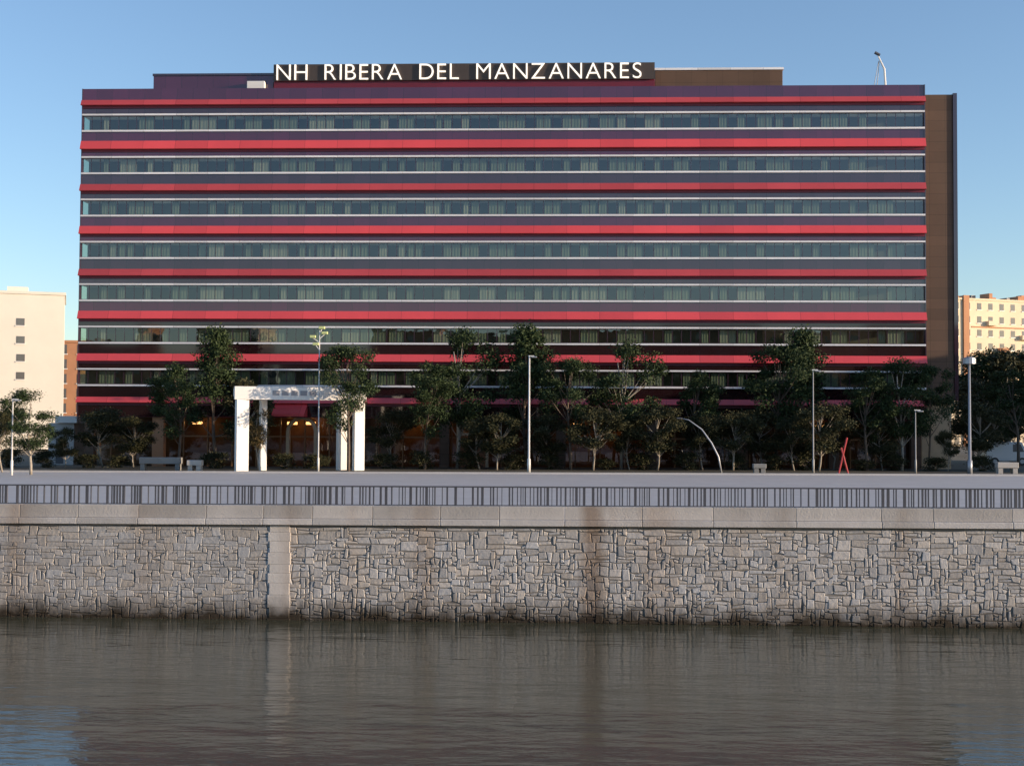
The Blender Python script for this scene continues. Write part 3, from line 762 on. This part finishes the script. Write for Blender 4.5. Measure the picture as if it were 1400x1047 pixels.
# ------------------------------------------------------------------ vehicles
def vehicle(px, Y, L_, H_, W_, body, label, name, cat, van=False):
    x = ax(px, Y, 640); t = thing(name, label, cat, (x, Y, gz(x) + .03), 0, None)
    h = L_ / 2
    if van: prof = [(-h, .35), (-h, H_ * .92), (-h + .15, H_), (h * .62, H_), (h * .82, H_ * .62), (h, H_ * .52), (h, .35)]
    else: prof = [(-h, .35), (-h, H_ * .62), (-h * .78, H_ * .66), (-h * .5, H_), (h * .15, H_), (h * .5, H_ * .66), (h * .95, H_ * .55), (h, .35)]
    b = MB(); n = len(prof)
    b.v += [(p[0], -W_ / 2, p[1]) for p in prof] + [(p[0], W_ / 2, p[1]) for p in prof]
    b.f.append(tuple(range(n))); b.f.append(tuple(range(n, 2 * n))[::-1]); b.c += [None, None]
    for i in range(n):
        j = (i + 1) % n; b.f.append((i, i + n, j + n, j)); b.c.append(None)
    b.build('body', body, t, bevel=.06)
    for sx in (-h * .62, h * .62):
        for sy in (-1, 1):
            b = MB(); yy = sy * (W_ / 2 - .08); b.tube([(sx, yy - .11, .33), (sx, yy + .11, .33)], .33, 18); wh = b.build('wheel', M['asphalt'], t)
            r = MB(); r.tube([(sx, yy - .12, .33), (sx, yy + .12, .33)], .18, 12); r.build('rim', M['steel'], wh)
    w = MB(); y_ = -W_ / 2 - .006
    if van: w.poly([(h * .2, y_, H_ * .58), (h * .72, y_, H_ * .58), (h * .56, y_, H_ * .9), (h * .2, y_, H_ * .9)])
    else: w.poly([(-h * .68, y_, H_ * .67), (h * .4, y_, H_ * .67), (h * .1, y_, H_ * .95), (-h * .46, y_, H_ * .95)])
    w.build('side_window', M['pane'], t)
    l = MB(); l.box(h - .03, h + .02, -W_ / 2 + .15, -W_ / 2 + .5, .6, .75); l.build('headlight', M['frame'], t)
    return t


M['silver'] = mat('silver_paint', (.50, .51, .52), .3, metal=.3, noise_amt=.03, coat=.5)
M['carwhite'] = mat('white_car_paint', (.75, .75, .74), .3, noise_amt=.03, coat=.5)
def bench(px0, px1_, py, Y, label, m_):
    x0, x1 = ax(px0, Y, 640), ax(px1_, Y, 640); h = max(.35, az(py, Y, px0) - gz(x0)); w = x1 - x0
    t = thing('bench', label, 'bench', (x0, Y, gz(x0) + .1), 0, 'benches by the planting bed')
    b = MB(); b.box(0, w, 0, .6, h * .5, h); b.build('seat', m_, t, bevel=.03)
    for q in (.06, w - .36): b = MB(); b.box(q, q + .3, .05, .55, 0, h * .5 - .004); b.build('leg', m_, t, bevel=.01)


M['benchstone'] = mat('pale_concrete_bench', (.26, .26, .25), .8); M['benchwhite'] = mat('white_bench', (.48, .46, .43), .7)
bench(190, 246, 627, 88.4, 'long grey concrete bench left of the white portico', M['benchstone'])
bench(255, 275, 631, 87.6, 'short white bench between the long grey bench and the portico', M['benchwhite'])
bench(1030, 1048, 636, 87.8, 'small grey bench among the trees right of the bent lamp', M['benchstone'])
bench(1364, 1393, 634, 88.0, 'low pale bench at the right edge of the photo', M['benchwhite'])
vehicle(1374, 112, 3.6, 1.95, 1.8, M['carwhite'], 'white van parked among the trees right of the hotel', 'parked_van', 'van', True)


# ------------------------------------------------------------------ neighbouring buildings
def block(name, label, x, y, rz, L_, D_, H_, z0, wallm, floors, bays, wname='window', sill=True, wsize=(1.3, 1.4), skip=None, roofm=None, grp=None):
    """front face runs from the origin along local +x, body behind it along local +y"""
    t = thing(name, label, 'building', (x, y, z0), rz, grp)
    b = MB(); b.box(0, L_, 0, D_, 0, H_); b.build('wall', wallm, t)
    b = MB(); b.box(-.15, L_ + .15, -.15, D_ + .15, H_ + .003, H_ + .35); b.build('roof', roofm or wallm, t)
    fh = H_ / floors
    for f in range(floors):
        for i in range(bays):
            if skip and skip(f, i): continue
            cx = L_ * (i + .5) / bays; cz = f * fh + fh * .55; w, h = wsize
            b = MB(); b.box(cx - w / 2, cx + w / 2, -.03, .05, cz - h / 2, cz + h / 2); W = b.build(wname, M['pane'], t)
            if sill: b = MB(); b.box(cx - w / 2 - .1, cx + w / 2 + .1, -.12, .05, cz - h / 2 - .14, cz - h / 2 - .003); b.build('sill', M['white'], W)
    return t


# white block at the left
Yb = 165; a = R(21); xr_ = ax(87, Yb, 500)
Lw = 18.0; zt1 = az(404, Yb, 60)
t = block('white_apartment_block', 'sunlit white apartment block with a column of small windows, left of the hotel', xr_ - Lw * cos(a), Yb - Lw * sin(a), a, Lw, 14, zt1 - 3, 3, M['cream'], 9, 1, skip=lambda f, i: True, grp=None)
cx_l = None
for k in range(7):
    py = 440 + 24.5 * k; u = .0
    # window column at pixel x=28: march along the face
    best = min((abs(ax(28, (Yb - Lw * sin(a)) + s * sin(a), py) - ((xr_ - Lw * cos(a)) + s * cos(a))), s) for s in [q * .05 for q in range(int(Lw / .05))])[1]
    zc = az(py, Yb - Lw * sin(a) + best * sin(a), 28) - 3
    b = MB(); b.box(best - .5, best + .5, -.03, .05, zc - .45, zc + .45); W = b.build('window', M['pane'], t)
    b = MB(); b.box(best - .6, best + .6, -.1, .05, zc - .58, zc - .453); b.build('sill', M['white'], W)
b = MB(); b.box(Lw - 7, Lw - 4.5, 3, 6, zt1 - 3 + .36, zt1 - 3 + 1.2); b.build('chimney', M['cream'], t)
b = MB(); b.tube([(Lw - 8.3, 2, zt1 - 3 + .3), (Lw - 8.3, 2, zt1 - 3 + 1.3)], .06); b.build('aerial', M['rail'], t)
# brick sliver behind
block('brick_apartment_block', 'orange brick block showing between the white block and the hotel', ax(60, 200, 500), 196, R(12), 14, 12, az(470, 200, 95) - 3, 3, M['orange'], 7, 5)
# kiosk
xk = ax(66, 104, 600)
t = thing('kiosk', 'small grey kiosk with a white flat roof left of the hotel', 'kiosk', (xk, 104, gz(xk)))
hk = az(578, 104, 90) - gz(xk); wk = ax(106, 104, 600) - xk - .3
b = MB(); b.box(0, wk, 0, 4, 0, hk); b.build('wall', M['pave'], t)
b = MB(); b.box(wk * .35, wk + .4, -.5, 4.4, hk + .003, hk + .55); b.build('roof', M['white'], t)
b = MB(); b.box(wk * .3, wk * .6, -.03, .05, .1, 2.1); b.build('door', M['rail'], t)
# apartment blocks at the right
Yb = 240; a = R(22); x0 = ax(1300, Yb, 450)
za = az(409, Yb, 1330) - 3
t = block('cream_apartment_block', 'sunlit cream and orange apartment block with roof clutter, right of the hotel', x0, Yb, a, 30, 12, za, 3, M['cream2'], 11, 12, wsize=(.95, 1.2))
for xx, w in ((2.6, 1.2),):
    b = MB(); b.box(xx, xx + w, -.35, .0, 0, za + .8); b.build('stair_tower', M['orange'], t)
for i in range(13):
    xx = .6 + i * 2.1 + random.uniform(-.5, .5); b = MB(); h = random.uniform(.5, 1.4); w = random.uniform(.3, 1.0); b.box(xx, xx + w, .5 + random.random() * 2, 3.4, za + .36, za + .36 + h); b.build('chimney', M['orange'] if i % 3 else M['rail'], t)
for q in range(14):
    f, i_ = 4 + q % 6, (q * 5) % 11; fh = za / 11; cx_ = 30 * (i_ + .5) / 12
    if cx_ < 4.5: continue
    b = MB(); b.box(cx_ - 1.0, cx_ + 1.0, -.8, -.003, f * fh + .3, f * fh + 1.1); b.build('balcony', M['cream2'] if q % 3 else M['orange'], t)
for f in (3, 5, 7, 9):
    b = MB(); b.box(4.5, 29.5, -.10, 0, f * za / 11 - .12, f * za / 11 + .12); b.build('string_course', M['orange'], t)
# unseen low block added off the right of the frame to shade the trees
block('shade_block', 'unseen brown brick block added beyond the right edge to shade the trees', 66, 83, 0, 22, 36, 14, 3, M['brick'], 4, 5)
# the opposite bank, seen mirrored in the hotel glass
BANK = [(-60, 30, 470, 'brick', 'wide brick block'), (30, 108, 462, 'brown', 'dark stone block'), (108, 194, 472, 'brick', 'low brick block'), (222, 268, 488, 'brown', 'lowest stone block'),
        (270, 350, 447, 'brick', 'slim tall brick block'), (380, 504, 484, 'brown', 'long low stone block'), (505, 600, 450, 'brick', 'square brick block'), (601, 735, 455, 'brown', 'stone block'), (736, 905, 447, 'brick', 'long tall brick block'),
        (906, 1040, 444, 'brown', 'tallest stone block'), (1041, 1190, 449, 'orange', 'orange brick block'), (1191, 1330, 443, 'brick', 'right brick block'), (1331, 1500, 452, 'brown', 'farthest right stone block')]
for i, (pa_, pb_, py, m_, lb) in enumerate(BANK):
    xa_, xb_ = ax(pa_, 262, 480), ax(pb_, 262, 480) - .1
    block('bank_apartment_block', lb + ' on the camera side of the river', xb_, -62, pi, xb_ - xa_, 14, az(py, 262) - 3.35, 3, M[m_], 6, 4, grp='blocks on the camera side of the river', sill=False)
xb_ = ax(378, 266, 480)
block('bank_apartment_block', 'sunlit cream block on the camera side of the river', xb_, -64, R(132), 4.4, 5, az(447, 262) - 3.35, 3, M['cream2'], 6, 2, grp='blocks on the camera side of the river', sill=False)
xt = ax(211, 264, 500)
block('bank_stair_tower', 'narrow orange tower on the camera side of the river', xt + 1, -64, R(180 - 55), 3.2, 3, 23, 3, M['orange'], 6, 1)
for i, (x, y, h) in enumerate(((-52, -14, 11), (-40, -18, 13), (-29, -13, 10), (-17, -17, 15), (-8, -20, 12), (6, -16, 14), (15, -19, 16), (26, -15, 13), (37, -18, 15), (47, -14, 12))):
    k_ = ('p1', 'p3', 'p0', 'o0')[i % 4]; H0 = 9.6 if k_[0] == 'p' else 7.0
    t = thing('bank_tree', 'tall tree standing on the camera side of the river', 'tree', (x, y, 3), i * 1.3, 'trees on the camera side of the river'); t.scale = (h / H0,) * 3
    for nm, me in zip(('trunk', 'crown'), TM[k_]):
        o = bpy.data.objects.new(nm, me); COL.objects.link(o); o.parent = t
